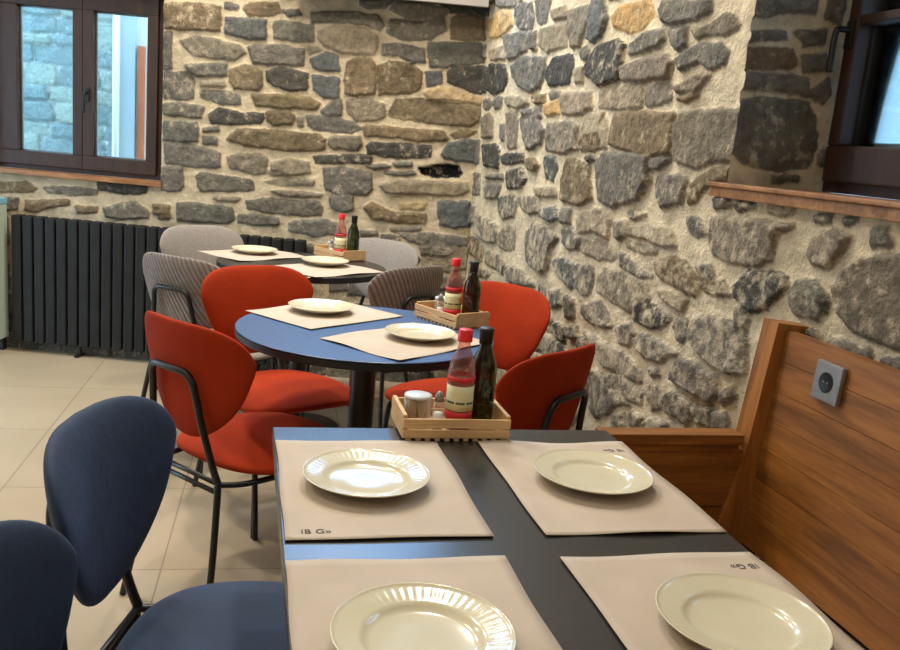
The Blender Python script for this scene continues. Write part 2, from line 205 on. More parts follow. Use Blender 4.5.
def glass_mat(name, col, rough=0.02, ior=1.45):
    m, nt, b = mat(name)
    b.inputs['Base Color'].default_value = (*col, 1); b.inputs['Roughness'].default_value = rough
    b.inputs['Transmission Weight'].default_value = 1; b.inputs['IOR'].default_value = ior
    return m
def pane_mat(name):
    m, nt, b = mat(name); L = nt.links; nt.nodes.remove(b)
    out = nt.nodes['Material Output']
    t = N(nt, 'ShaderNodeBsdfTransparent'); t.inputs[0].default_value = (.93, .98, 1, 1)
    g = N(nt, 'ShaderNodeBsdfGlossy'); g.inputs['Roughness'].default_value = .02
    lw = N(nt, 'ShaderNodeFresnel'); lw.inputs[0].default_value = 1.3
    mx = N(nt, 'ShaderNodeMixShader'); L.new(lw.outputs[0], mx.inputs[0]); L.new(t.outputs[0], mx.inputs[1]); L.new(g.outputs[0], mx.inputs[2])
    L.new(mx.outputs[0], out.inputs[0]); return m
def thin_mat(name, col, rough=.04, film=.12, base=(.85, .8, .8)):
    m, nt, b = mat(name); L = nt.links; out = nt.nodes['Material Output']
    t = N(nt, 'ShaderNodeBsdfTransparent'); t.inputs[0].default_value = (*col, 1)
    b.inputs['Base Color'].default_value = (*base, 1); b.inputs['Roughness'].default_value = rough
    lw = N(nt, 'ShaderNodeLayerWeight'); lw.inputs[0].default_value = .45
    ma = N(nt, 'ShaderNodeMath', operation='MULTIPLY_ADD'); L.new(lw.outputs['Facing'], ma.inputs[0]); ma.inputs[1].default_value = .5; ma.inputs[2].default_value = film
    mx = N(nt, 'ShaderNodeMixShader'); L.new(ma.outputs[0], mx.inputs[0]); L.new(t.outputs[0], mx.inputs[1]); L.new(b.outputs[0], mx.inputs[2])
    L.new(mx.outputs[0], out.inputs[0]); return m
def ribbed_mat(name, c1, c2, pitch=.012):
    m = noise_mat(name, c1, c2, 60, .9, sheen=.15); nt = m.node_tree; L = nt.links; b = nt.nodes['Principled BSDF']
    tc = N(nt, 'ShaderNodeTexCoord'); mp = N(nt, 'ShaderNodeMapping'); mp.inputs['Rotation'].default_value = (0, math.radians(28), 0)
    L.new(tc.outputs['Object'], mp.inputs[0])
    w = N(nt, 'ShaderNodeTexWave'); w.wave_type = 'BANDS'; w.bands_direction = 'X'; w.inputs['Scale'].default_value = .314 / pitch; w.inputs['Distortion'].default_value = .3
    L.new(mp.outputs[0], w.inputs['Vector'])
    bp = N(nt, 'ShaderNodeBump'); bp.inputs['Distance'].default_value = .004; L.new(w.outputs['Fac'], bp.inputs['Height']); L.new(bp.outputs[0], b.inputs['Normal'])
    mx = N(nt, 'ShaderNodeMix', data_type='RGBA', blend_type='MULTIPLY'); mx.inputs[0].default_value = 1
    src = b.inputs['Base Color'].links[0].from_socket
    r = N(nt, 'ShaderNodeValToRGB'); r.color_ramp.elements[0].color = (.62, .6, .6, 1); r.color_ramp.elements[1].color = (1.05, 1.05, 1.05, 1)
    L.new(w.outputs['Fac'], r.inputs[0]); L.new(src, mx.inputs[6]); L.new(r.outputs[0], mx.inputs[7]); L.new(mx.outputs[2], b.inputs['Base Color'])
    return m
def tile_mat():
    m, nt, b = mat('floor_tiles'); L = nt.links
    tc = N(nt, 'ShaderNodeTexCoord'); mp = N(nt, 'ShaderNodeMapping')
    mp.inputs['Rotation'].default_value = (0, 0, math.radians(2.2)); mp.inputs['Location'].default_value = (.20 + .1, -.02, 0)
    L.new(tc.outputs['Object'], mp.inputs[0])
    br = N(nt, 'ShaderNodeTexBrick'); br.offset = 0; br.squash = 1
    br.inputs['Scale'].default_value = 1; br.inputs['Brick Width'].default_value = .61; br.inputs['Row Height'].default_value = .61
    br.inputs['Mortar Size'].default_value = .0025; br.inputs['Mortar Smooth'].default_value = .1; br.inputs['Bias'].default_value = -.2
    br.inputs['Color1'].default_value = (*s2l((184, 168, 144)), 1); br.inputs['Color2'].default_value = (*s2l((176, 160, 137)), 1)
    br.inputs['Mortar'].default_value = (*s2l((142, 128, 108)), 1)
    L.new(mp.outputs[0], br.inputs['Vector'])
    nz = N(nt, 'ShaderNodeTexNoise'); nz.inputs['Scale'].default_value = 3.5; nz.inputs['Detail'].default_value = 6; L.new(tc.outputs['Object'], nz.inputs['Vector'])
    r = N(nt, 'ShaderNodeValToRGB'); r.color_ramp.elements[0].color = (.82, .8, .76, 1); r.color_ramp.elements[1].color = (1.12, 1.12, 1.12, 1)
    L.new(nz.outputs[0], r.inputs[0])
    mx = N(nt, 'ShaderNodeMix', data_type='RGBA', blend_type='MULTIPLY'); mx.inputs[0].default_value = 1
    L.new(br.outputs[0], mx.inputs[6]); L.new(r.outputs[0], mx.inputs[7]); L.new(mx.outputs[2], b.inputs['Base Color'])
    b.inputs['Roughness'].default_value = .38
    return m

M_STONE = stone_material('rubble_stone', (198, 182, 154))
M_STONE_R = stone_material('rubble_stone_right', (206, 192, 165), smear=.12)
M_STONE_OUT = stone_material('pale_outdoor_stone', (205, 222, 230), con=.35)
M_TILE = tile_mat()
M_PLASTER = noise_mat('plaster', (214, 204, 188), (224, 216, 202), 5, .9)
M_CEIL = noise_mat('ceiling_paint', (226, 220, 210), (234, 228, 218), 4, .9)
M_WIN = wood_mat('window_wood', (34, 20, 14), (62, 38, 28), 'Z', .5)
M_SILL = wood_mat('sill_wood', (110, 72, 44), (176, 128, 84), 'X', .32)
M_BENCH = wood_mat('bench_wood', (98, 58, 20), (164, 106, 46), 'Y', .42)
M_BENCHX = wood_mat('bench_wood_across', (100, 60, 22), (160, 104, 46), 'X', .42)
M_BENCHZ = wood_mat('bench_wood_upright', (108, 66, 26), (174, 114, 54), 'Z', .42)
M_CRATE = wood_mat('crate_wood', (188, 146, 96), (222, 186, 138), 'X', .6, 2)
M_PANE = pane_mat('window_glass')
M_BLACK = noise_mat('black_metal', (16, 16, 17), (24, 24, 25), 30, .38, spec=.5)
M_RAD = noise_mat('radiator_paint', (25, 25, 25), (34, 34, 34), 12, .5, spec=.3)
M_LAM = noise_mat('black_laminate', (34, 34, 35), (46, 46, 46), 60, .27, bump=.0001, bscale=300, spec=.9)
M_LAM_REFL = noise_mat('blue_grey_laminate', (54, 84, 128), (64, 96, 142), 60, .34, bump=.0001, bscale=300, spec=.9)  # blue light reflected by the round tabletop, painted into its base colour
M_EDGE = noise_mat('table_edge', (20, 20, 20), (30, 30, 30), 30, .5)
M_PAPER = noise_mat('placemat_paper', (186, 170, 152), (198, 182, 164), 9, .75, bump=.0015, bscale=7)
M_INK = noise_mat('ink', (70, 66, 70), (84, 80, 84), 50, .8)
M_PLATE = noise_mat('cream_glaze', (212, 204, 176), (220, 212, 186), 6, .16, coat=.3)
M_RED = noise_mat('red_velvet', (138, 38, 10), (168, 52, 14), 5, .9, sheen=.15, spec=.2, bump=.0012, bscale=60)
M_BLUE = noise_mat('blue_velvet', (30, 45, 68), (44, 62, 92), 6, .8, sheen=.8, bump=.0012, bscale=60)
M_GREY = noise_mat('grey_tweed', (134, 127, 122), (156, 149, 144), 150, .92, sheen=.1, bump=.001, bscale=300)
M_RIB = ribbed_mat('grey_ribbed_fabric', (134, 124, 118), (152, 142, 136), .017)
M_GREYBACK = M_RIB
M_STEEL = noise_mat('brushed_steel', (132, 132, 132), (146, 146, 146), 40, .4, metal=.5)
M_DARK = noise_mat('dark_plastic', (14, 14, 14), (20, 20, 20), 20, .4)
M_CAPRED = noise_mat('red_cap_plastic', (214, 22, 30), (226, 30, 38), 20, .35)
M_OIL = glass_mat('dark_green_glass', (.055, .075, .02), .03)
M_CLEAR = thin_mat('clear_glass', (.97, .98, .97), .04, .04)
M_PINK = thin_mat('clear_bottle_plastic', (.90, .62, .58), .06, .10, (.6, .35, .32))
M_LABEL = noise_mat('cream_label', (214, 208, 160), (226, 220, 176), 40, .6)
M_LABELRED = noise_mat('red_label', (196, 30, 34), (210, 44, 46), 30, .5)
M_LABELGREEN = noise_mat('olive_print', (70, 84, 60), (84, 98, 72), 30, .6)
M_VINEGAR = noise_mat('dark_red_vinegar', (60, 12, 12), (74, 16, 16), 10, .3)
M_SALT = noise_mat('salt', (226, 222, 216), (240, 238, 232), 120, .9)
M_PICK = noise_mat('toothpick_wood', (214, 178, 116), (232, 200, 146), 60, .7)
M_LIDW = noise_mat('grey_white_lid', (196, 200, 204), (214, 216, 218), 20, .35)
M_WHITE = noise_mat('white_casing', (214, 206, 200), (224, 217, 210), 8, .5)
M_BEZEL = noise_mat('grey_bezel', (140, 132, 128), (150, 142, 138), 8, .5)
M_PALEG = noise_mat('pale_green_casing', (172, 188, 176), (184, 200, 188), 6, .4)
M_CYAN = noise_mat('pale_cyan_trim', (110, 176, 196), (128, 190, 208), 6, .3)
M_OUTP = noise_mat('outdoor_pale_plaster', (176, 204, 222), (190, 214, 230), 3, .9)
M_OUTW = noise_mat('outdoor_white_pipe', (236, 242, 246), (244, 248, 250), 3, .5)
M_OUTO = noise_mat('orange_brown_shutter', (196, 112, 78), (212, 130, 94), 6, .6)
M_GROUND = noise_mat('outdoor_ground', (120, 124, 122), (140, 144, 140), 4, .9)

# ------------------------------------------------------------------ room planes
CORN = Vector((1.17, 4.48, 0))
class Plane:
    def __init__(s, O, d, n): s.O = Vector(O); s.d = Vector(d).normalized(); s.n = Vector(n).normalized()
    def p(s, a, z, h=0): return s.O + s.d * a + Vector((0, 0, z)) + s.n * h
    def mat(s):  # local x=along, y=out of wall into room, z=up
        M = Matrix.Identity(4)
        for i in range(3):
            M[i][0] = s.d[i]; M[i][1] = s.n[i]; M[i][2] = (0, 0, 1)[i]; M[i][3] = s.O[i]
        return M
BACK = Plane(CORN, (-.968665, .248371, 0), (-.248371, -.968665, 0))
RIGHT = Plane(CORN, (.021578, -.999767, 0), (-.999767, -.021578, 0))

COL = {'g': (104, 100, 93), 'd': (70, 68, 64), 'b': (112, 98, 78), 't': (172, 142, 98), 'o': (119, 111, 98),
       'l': (142, 131, 113), 'k': (22, 22, 22), 'p': (176, 155, 120), 's': (92, 94, 93)}

def vnoise(U, V, sc, seed, octv=3):
    out = np.zeros_like(U); amp = 1.0; tot = 0
    for o in range(octv):
        r = np.random.RandomState(seed * 31 + o); G = r.rand(128, 128) * 2 - 1
        x = U * sc * 2 ** o + 37.3; y = V * sc * 2 ** o + 11.7
        xi = np.floor(x).astype(int); yi = np.floor(y).astype(int); fx = x - xi; fy = y - yi
        fx = fx * fx * (3 - 2 * fx); fy = fy * fy * (3 - 2 * fy)
        g = lambda a, b: G[a % 128, b % 128]
        v = (g(xi, yi) * (1 - fx) * (1 - fy) + g(xi + 1, yi) * fx * (1 - fy) + g(xi, yi + 1) * (1 - fx) * fy + g(xi + 1, yi + 1) * fx * fy)
        out += v * amp; tot += amp; amp *= .5
    return out / tot

def poly_sd(U, V, P):
    """signed distance, positive inside"""
    d = np.full(U.shape, 1e9); inside = np.zeros(U.shape, bool); n = len(P)
    for i in range(n):
        ax, ay = P[i]; bx, by = P[(i + 1) % n]; ex, ey = bx - ax, by - ay
        L2 = ex * ex + ey * ey + 1e-12
        t = np.clip(((U - ax) * ex + (V - ay) * ey) / L2, 0, 1)
        d = np.minimum(d, (U - ax - t * ex) ** 2 + (V - ay - t * ey) ** 2)
        if ay != by:
            c = ((ay > V) != (by > V)) & (U < (bx - ax) * (V - ay) / (by - ay) + ax)
            inside ^= c
    d = np.sqrt(d)
    return np.where(inside, d, -d)

def parse(S):
    out = []
    for e in S.split(';'):
        pts = [tuple(float(q) / 1000 for q in w.split(',')) for w in e[1:].split()]
        out.append((e[0], pts))
    return out

def stone_field(u0, u1, v0, v1, res, stones, seed, fill_w=(.08, .30), fill_h=(.045, .12), flat=1.0, palette='ggggodbls'):
    nu = int(round((u1 - u0) / res)) + 1; nv = int(round((v1 - v0) / res)) + 1
    u = np.linspace(u0, u1, nu); v = np.linspace(v0, v1, nv); U, V = np.meshgrid(u, v, indexing='ij')
    Uw = U + vnoise(U, V, 22, seed, 3) * .008; Vw = V + vnoise(U, V, 22, seed + 5, 3) * .006
    SD = np.full(U.shape, -.05); CI = np.zeros(U.shape + (3,)); CI[:] = s2l(COL['g']); H = np.zeros(U.shape)
    R = random.Random(seed)
    def put(c, P, check=False):
        xs = [p[0] for p in P]; ys = [p[1] for p in P]; m = .03
        i0 = max(0, int((min(xs) - m - u0) / res)); i1 = min(nu, int((max(xs) + m - u0) / res) + 2)
        j0 = max(0, int((min(ys) - m - v0) / res)); j1 = min(nv, int((max(ys) + m - v0) / res) + 2)
        if i1 <= i0 or j1 <= j0: return
        sl = (slice(i0, i1), slice(j0, j1))
        d = poly_sd(Uw[sl], Vw[sl], P)
        # soften corners
        if check:
            ov = (d > -.006) & (SD[sl] > -.006)
            if ov.sum() > .004 * max(1, (d > 0).sum()): return
        k = .9 + R.random() * .25
        base = np.array(s2l(COL[c])) * k * np.array([1 + R.uniform(-.03, .035), 1, 1 + R.uniform(-.06, .02)])
        up = d > SD[sl]
        SD[sl] = np.where(up, d, SD[sl])
        CI[sl] = np.where(up[..., None], base, CI[sl])
        hh = (.006 + R.random() * .016) * flat
        if c == 'k': hh = -.03
        tx, ty = R.uniform(-.05, .05), R.uniform(-.06, .06)
        cx, cy = sum(xs) / len(xs), sum(ys) / len(ys)
        h = np.clip((d + .008) / .010, 0, 1); h = h * h * (3 - 2 * h)
        H[sl] = np.where((d > -.008) & up, h * (hh + tx * (U[sl] - cx) + ty * (V[sl] - cy)), H[sl])
    for c, P in stones: put(c, P)
    y = v0 - .02
    while y < v1:
        rh = R.uniform(*fill_h); x = u0 - R.uniform(0, .1)
        while x < u1:
            w = R.uniform(*fill_w); g = .010
            P = [(x + g, y + g + R.uniform(0, .012)), (x + w / 2, y + g * .6), (x + w - g, y + g + R.uniform(0, .012)), (x + w - g * .8, y + rh / 2),
                 (x + w - g - R.uniform(0, .02), y + rh - g), (x + w / 2, y + rh - g * .5), (x + g + R.uniform(0, .02), y + rh - g), (x + g * .7, y + rh / 2)]
            put(R.choice(palette), P, True)
            x += w
        y += rh
    n1 = vnoise(U, V, 30, seed + 9, 4); n2 = vnoise(U, V, 5, seed + 11, 2)
    inside = SD > 0
    H = H + n1 * np.where(inside, .006, .0035) * flat + n2 * .004
    return U, V, H, SD, CI

def stone_mesh(name, patches, material):
    """patches: list of (field, Plane, mask or None) joined in one mesh"""
    VS = []; FS = []; SDs = []; CS = []; base = 0
    for (U, V, H, SD, CI), pl, mask in patches:
        nu, nv = U.shape
        P = (np.array(pl.O)[None, None, :] + U[..., None] * np.array(pl.d) + V[..., None] * np.array([0, 0, 1.0]) + H[..., None] * np.array(pl.n))
        idx = np.arange(nu * nv).reshape(nu, nv) + base
        q = np.stack([idx[:-1, :-1], idx[1:, :-1], idx[1:, 1:], idx[:-1, 1:]], -1)
        e1 = np.array(pl.d); nn = np.cross(e1, [0, 0, 1.0])
        if nn @ np.array(pl.n) < 0: q = q[..., ::-1]
        if mask is not None:
            uc = (U[:-1, :-1] + U[1:, 1:]) / 2; vc = (V[:-1, :-1] + V[1:, 1:]) / 2
            q = q[~mask(uc, vc)]
        VS.append(P.reshape(-1, 3)); FS.append(q.reshape(-1, 4)); SDs.append(SD.ravel()); CS.append(CI.reshape(-1, 3)); base += nu * nv
    VS = np.concatenate(VS); FS = np.concatenate(FS); SDs = np.concatenate(SDs); CS = np.concatenate(CS)
    me = bpy.data.meshes.new(name); me.vertices.add(len(VS)); me.vertices.foreach_set('co', VS.ravel().astype(np.float32))
    me.loops.add(FS.size); me.loops.foreach_set('vertex_index', FS.ravel().astype(np.int32))
    me.polygons.add(len(FS)); me.polygons.foreach_set('loop_start', (np.arange(len(FS)) * 4).astype(np.int32))
    me.polygons.foreach_set('use_smooth', np.ones(len(FS), bool))
    me.update(calc_edges=True); me.validate()
    at = me.attributes.new('sd', 'FLOAT', 'POINT'); at.data.foreach_set('value', SDs.astype(np.float32))
    ac = me.attributes.new('scol', 'FLOAT_COLOR', 'POINT'); ac.data.foreach_set('color', np.c_[CS, np.ones(len(CS))].ravel().astype(np.float32))
    me.materials.append(material)
    o = bpy.data.objects.new(name, me); C.objects.link(o); return o

# window 1 opening in the back wall, window 2 opening in the right wall (along, height)
W1 = (1.672, 2.630, .975, 1.960)
W2 = (2.440, 3.420, 1.262, 2.300)
fb = stone_field(0, 3.95, 0, 3.0, .008, parse(ST_BACK), 3)
wb = stone_mesh('wall_back', [(fb, BACK, lambda u, v: (u > W1[0]) & (u < W1[1]) & (v > W1[2]) & (v < W1[3]))], M_STONE)
fr = stone_field(0, 3.5, 0, 3.0, .0055, parse(ST_RIGHT), 8, (.07, .22), (.05, .13))
# reveal of window 2: side facing the room's near end, and the opposite side
REV = Plane(RIGHT.p(W2[0], 0), -RIGHT.n, RIGHT.d)
REV2 = Plane(RIGHT.p(W2[1], 0), -RIGHT.n, -RIGHT.d)
rst = [({'d': 'g', 'b': 'b'}.get(c, 'g'), [((x if x > .022 else -.03), z) for x, z in P]) for c, P in parse(ST_REVEAL)]
fv = stone_field(-.014, .30, 1.25, 2.32, .006, rst, 5, flat=.6, palette='dgdgs')
fv2 = stone_field(-.008, .30, 1.25, 2.32, .012, [], 6, flat=.6)
wr = stone_mesh('wall_right', [(fr, RIGHT, lambda u, v: (u > W2[0]) & (u < W2[1]) & (v > W2[2]) & (v < W2[3])),
                               (fv, REV, None), (fv2, REV2, None)], M_STONE_R)
def backing(pl, a0, a1, W, t0=-.045, t1=-.32, name='wall_core'):
    """solid core of the wall behind the stone face, with the window hole"""
    mb = MB(); M = pl.mat()
    mb.box((a0, t1, 0), (W[0] - .004, t0, 3.02), M=M); mb.box((W[1] + .004, t1, 0), (a1, t0, 3.02), M=M)
    mb.box((W[0] - .004, t1, 0), (W[1] + .004, t0, W[2] - .025), M=M); mb.box((W[0] - .004, t1, W[3] + .004), (W[1] + .004, t0, 3.02), M=M)
    o = mb.build(name, M_PLASTER); tag(o, kind='structure'); return o
backing(BACK, -.5, 3.95, W1, name='wall_back')
c2 = backing(RIGHT, 0, 3.5, (W2[0] - .012, W2[1] + .012, W2[2], W2[3]), name='wall_right')
for o in (wb, wr): tag(o, kind='structure')

# floor, ceiling, other walls
mb = MB(); mb.box((-2.9, -2.6, -.1), (1.75, 5.75, 0)); tag(mb.build('floor', M_TILE), kind='structure')
mb = MB(); mb.box((-2.9, -2.6, 3.0), (1.75, 5.75, 3.1)); tag(mb.build('ceiling', M_CEIL), kind='structure')
# left wall with a wide glazed door towards daylight
mb = MB(); mb.box((-2.9, -2.6, 0), (-2.66, 3.3, 3.0)); mb.box((-2.9, 4.6, 0), (-2.66, 5.6, 3.0)); mb.box((-2.9, 3.3, 2.25), (-2.66, 4.6, 3.0))
tag(mb.build('wall_left', M_PLASTER), kind='structure')
mb = MB(); mb.box((-2.66, -2.6, 0), (1.45, -2.4, 3.0)); tag(mb.build('wall_front', M_PLASTER), kind='structure')
mb = MB(); mb.box((1.25, -2.4, 0), (1.45, .98, 3.0)); tag(mb.build('wall_right', M_PLASTER), kind='structure')
fd = MB()
for y in (3.3, 4.54): fd.box((-2.82, y, 0), (-2.74, y + .06, 2.25), .004)
fd.box((-2.82, 3.3, 2.17), (-2.74, 4.6, 2.25)); fd.box((-2.82, 3.3, 0), (-2.74, 4.6, .07))
o = fd.build('door_1', M_WIN); tag(o, kind='structure')
p = MB(); p.box((-2.79, 3.36, .07), (-2.78, 4.54, 2.17)); p.build('glass_pane', M_PANE, o)

# ------------------------------------------------------------------ windows
def window(name, pl, W, depth, parts_fn):
    o = bpy.data.objects.new(name, None); C.objects.link(o); o.matrix_world = pl.mat(); tag(o, kind='structure')
    parts_fn(o, depth); return o
def rectframe(mb, a0, a1, z0, z1, w, y0, y1, bev=.003, wb=None, wt=None):
    wb = wb or w; wt = wt or w
    mb.box((a0, y0, z0), (a1, y1, z0 + wb), bev); mb.box((a0, y0, z1 - wt), (a1, y1, z1), bev)
    mb.box((a0, y0, z0 + wb), (a0 + w, y1, z1 - wt), bev); mb.box((a1 - w, y0, z0 + wb), (a1, y1, z1 - wt), bev)
def handle_mesh(x, y, z, s=1):
    mb = MB(); mb.box((x - .013, y, z - .035), (x + .013, y + .008, z + .035), .004)
    mb.tube([(x, y + .006, z + .01), (x, y + .035, z + .01), (x, y + .045, z - .005), (x, y + .045, z - .095)], .008, 10)
    return mb
def win1(o, d):
    mb = MB(); rectframe(mb, 1.675, 2.627, .988, 1.955, .05, -d - .05, -d + .012); mb.build('window_frame', M_WIN, o)
    for a0, a1, hk in ((1.726, 2.126, 0), (2.128, 2.606, 1)):
        g0 = 1.783 if a0 < 2 else 2.181; g1 = 2.073 if a0 < 2 else 2.479
        s = MB(); y0, y1 = -d - .03, -d + .03
        s.box((a0, y0, 1.012), (a1, y1, 1.085), .004); s.box((a0, y0, 1.842), (a1, y1, 1.93), .004)
        s.box((a0, y0, 1.085), (g0, y1, 1.842), .004); s.box((g1, y0, 1.085), (a1, y1, 1.842), .004)
        so = s.build('sash', M_WIN, o)
        p = MB(); p.box((g0, -d - .006, 1.085), (g1, -d, 1.842)); p.build('glass_pane', M_PANE, so)
        w = MB(); rectframe(w, g0, g1, 1.085, 1.842, .008, -d - .02, -d - .008, 0); w.build('spacer', M_STEEL, so)
        if not hk:
            handle_mesh(2.100, -d + .03, 1.41).build('handle', M_BLACK, so)
window('window_1', BACK, W1, .10, win1)
mb = MB(); mb.box((1.66, -.10, .962), (2.63, .035, .987), .004, BACK.mat()); o = mb.build('trim_1', M_SILL); tag(o, kind='structure')
def win2(o, d):
    y0, y1 = -d - .06, -d
    mb = MB(); rectframe(mb, 2.455, 3.40, 1.2725, 2.28, .035, y0, y1 - .01); mb.build('window_frame', M_WIN, o)
    s = MB(); a0, a1, z0, z1 = 2.475, 3.38, 1.300, 2.26
    s.box((a0, y0 + .01, z0), (a1, y1 + .012, 1.392), .005)
    s.box((a0, y0 + .01, z1 - .085), (a1, y1 + .012, z1), .005)
    s.box((a0, y0 + .01, 1.392), (2.515, y1 + .012, z1 - .085), .005); s.box((3.295, y0 + .01, 1.392), (a1, y1 + .012, z1 - .085), .005)
    s.box((2.515, y0 + .015, 1.690), (3.295, y1 + .004, 1.712), .003)
    so = s.build('sash', M_WIN, o)
    for q0, q1 in ((1.392, 1.690), (1.712, z1 - .085)):
        p = MB(); p.box((2.515, y0 + .022, q0), (3.295, y0 + .030, q1)); p.build('glass_pane', M_PANE, so)
    w = MB(); rectframe(w, 2.515, 3.295, 1.392, 2.175, .012, y0 + .008, y0 + .020, 0); w.build('spacer', M_STEEL, so)
    handle_mesh(2.494, y1 + .012, 1.665).build('handle', M_BLACK, so)
window('window_2', RIGHT, W2, .25, win2)
mb = MB()
mb.box((2.375, -.03, 1.236), (3.45, .024, 1.262), .003, RIGHT.mat())
mb.box((2.443, -.30, 1.245), (3.417, -.028, 1.2605), 0, RIGHT.mat())
mb.box((2.372, -.03, 1.262), (3.45, .032, 1.2735), .003, RIGHT.mat())
mb.box((2.443, -.26, 1.2605), (3.417, -.028, 1.272), 0, RIGHT.mat())
tag(mb.build('trim_2', M_SILL), kind='structure')

# ------------------------------------------------------------------ outdoors
OUT = Plane(BACK.p(0, 0, -1.30), BACK.d, BACK.n)
fo = stone_field(2.40, 4.9, -.2, 2.55, .014, [], 21, (.14, .38), (.07, .16), palette='slls')
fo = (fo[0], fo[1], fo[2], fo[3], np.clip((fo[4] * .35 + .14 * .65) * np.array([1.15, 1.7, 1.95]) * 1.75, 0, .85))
o = stone_mesh('neighbour_wall', [(fo, OUT, None)], M_STONE_OUT)
tag(o, 'pale blue-lit stone wall of the neighbouring building, seen through the back window', 'wall')
mb = MB(); mb.box((2.42, -.30, -.2), (4.9, -.05, 2.5)); bk = mb.build('wall_core', M_OUTP, o); bk.matrix_world = OUT.mat()
root = thing('house_corner', 'pale plastered house corner with orange-brown shutter, outside right pane of the back window', 'building', OUT.p(2.0, 0, .0))
def place(o, pl):
    o.matrix_parent_inverse = root.matrix_world.inverted() if False else Matrix.Translation(-root.location)
    o.matrix_basis = pl.mat(); return o
mb = MB(); mb.box((2.305, -.02, -.1), (2.40, .06, 2.5)); place(mb.build('corner_pier', M_OUTP, root), OUT)
mb = MB(); mb.box((.2, -.02, -.1), (2.305, .02, 2.5)); place(mb.build('facade', M_OUTW, root), OUT)
mb = MB(); mb.box((2.245, .02, .3), (2.29, .045, 1.78), .004); place(mb.build('shutter', M_OUTO, root), OUT)
mb = MB(); mb.tube([(2.425, .06, -.1), (2.425, .06, 2.5)], .024, 16, False)
place(mb.build('corner_pipe', M_OUTW), OUT); o = bpy.data.objects['corner_pipe']; o.parent = None; o.matrix_world = OUT.mat()
tag(o, 'white vertical drainpipe outside, right of the stone wall in the back window', 'pipe')
mb = MB(); mb.box((-9, -6, -.35), (9, 12, -.12)); tag(mb.build('ground', M_GROUND), kind='structure')
mb = MB(); mb.box((2.9, -2.5, -.12), (3.1, 4.5, 3.2)); o = mb.build('yard_wall', M_OUTP)
tag(o, 'pale blue plaster wall outside the right-hand window', 'wall')

# ------------------------------------------------------------------ radiator
r0, r1 = .86, 2.440
rad = thing('radiator', 'long black column radiator standing along the back stone wall under the window', 'radiator', BACK.p((r0 + r1) / 2, 0, .06))
Mr = Matrix.Translation(-rad.location) @ BACK.mat()
def rpart(mb, name, m=M_RAD):
    for i, v in enumerate(mb.v): mb.v[i] = tuple(Mr @ Vector(v))
    return mb.build(name, m, rad)
n = 26; st = (r1 - r0) / n
for i in range(n):
    a = r0 + st * (i + .5); mb = MB()
    for y0, y1 in ((.072, .100), (.030, .058)):
        mb.box((a - st * .42, y0, .060), (a + st * .42, y1, .752), .008)
    mb.box((a - st * .2, .04, .12), (a + st * .2, .095, .745), .01)
    rpart(mb, 'radiator_section')
mb = MB(); mb.tube([(r0, .065, .135), (r1, .065, .135)], .016, 10, False); mb.tube([(r0, .065, .70), (r1, .065, .70)], .016, 10, False); rpart(mb, 'header_pipe', M_BLACK)
for a in (r0 + .25, r1 - .36):
    mb = MB(); mb.box((a - .012, .03, 0), (a + .012, .11, .014), .003); mb.box((a - .008, .055, .01), (a + .008, .075, .10), .002); rpart(mb, 'foot', M_BLACK)

# display cabinet at the left edge
cab = thing('display_cabinet', 'pale green cabinet with light blue top trim at the left picture edge, beside the radiator', 'cabinet', BACK.p(2.785, 0, .115), math.atan2(BACK.d.y, BACK.d.x))
mb = MB(); mb.box((-.30, -.075, .07), (.30, .085, .80), .006); mb.build('body', M_PALEG, cab)
mb = MB(); mb.box((-.302, -.077, .80), (.302, .087, .835), .006); mb.build('top', M_CYAN, cab)
for x in (-.27, .27):
    for y in (-.05, .06):
        mb = MB(); mb.box((x - .02, y - .02, 0), (x + .02, y + .02, .07), .003); mb.build('foot', M_BLACK, cab)

# television high on the back wall, only its lower edge is in view
tv = thing('television', 'flat television high on the back wall, only its pale lower edge in view', 'television', BACK.p(.54, 1.993, .15), math.atan2(-BACK.d.y, -BACK.d.x) + .03)
RT = Matrix.Rotation(math.radians(-5), 4, 'X')
mb = MB(); mb.box((-.53, -.028, .0), (.53, .022, .63), .006, RT); mb.build('housing', M_DARK, tv)
mb = MB(); mb.box((-.532, -.034, -.004), (.532, -.018, .045), .003, RT); mb.build('lower_bezel', M_BEZEL, tv)
m, nt, b = mat('television_screen'); b.inputs['Base Color'].default_value = (.01, .02, .04, 1); b.inputs['Emission Color'].default_value = (.22, .52, 1, 1); b.inputs['Emission Strength'].default_value = 11.0
mb = MB(); mb.box((-.515, -.031, .046), (.515, -.0285, .615), 0, RT); mb.build('screen', m, tv)
mb = MB(); mb.box((-.06, .022, .25), (.06, .13, .40), .004); mb.build('wall_bracket', M_BLACK, tv)

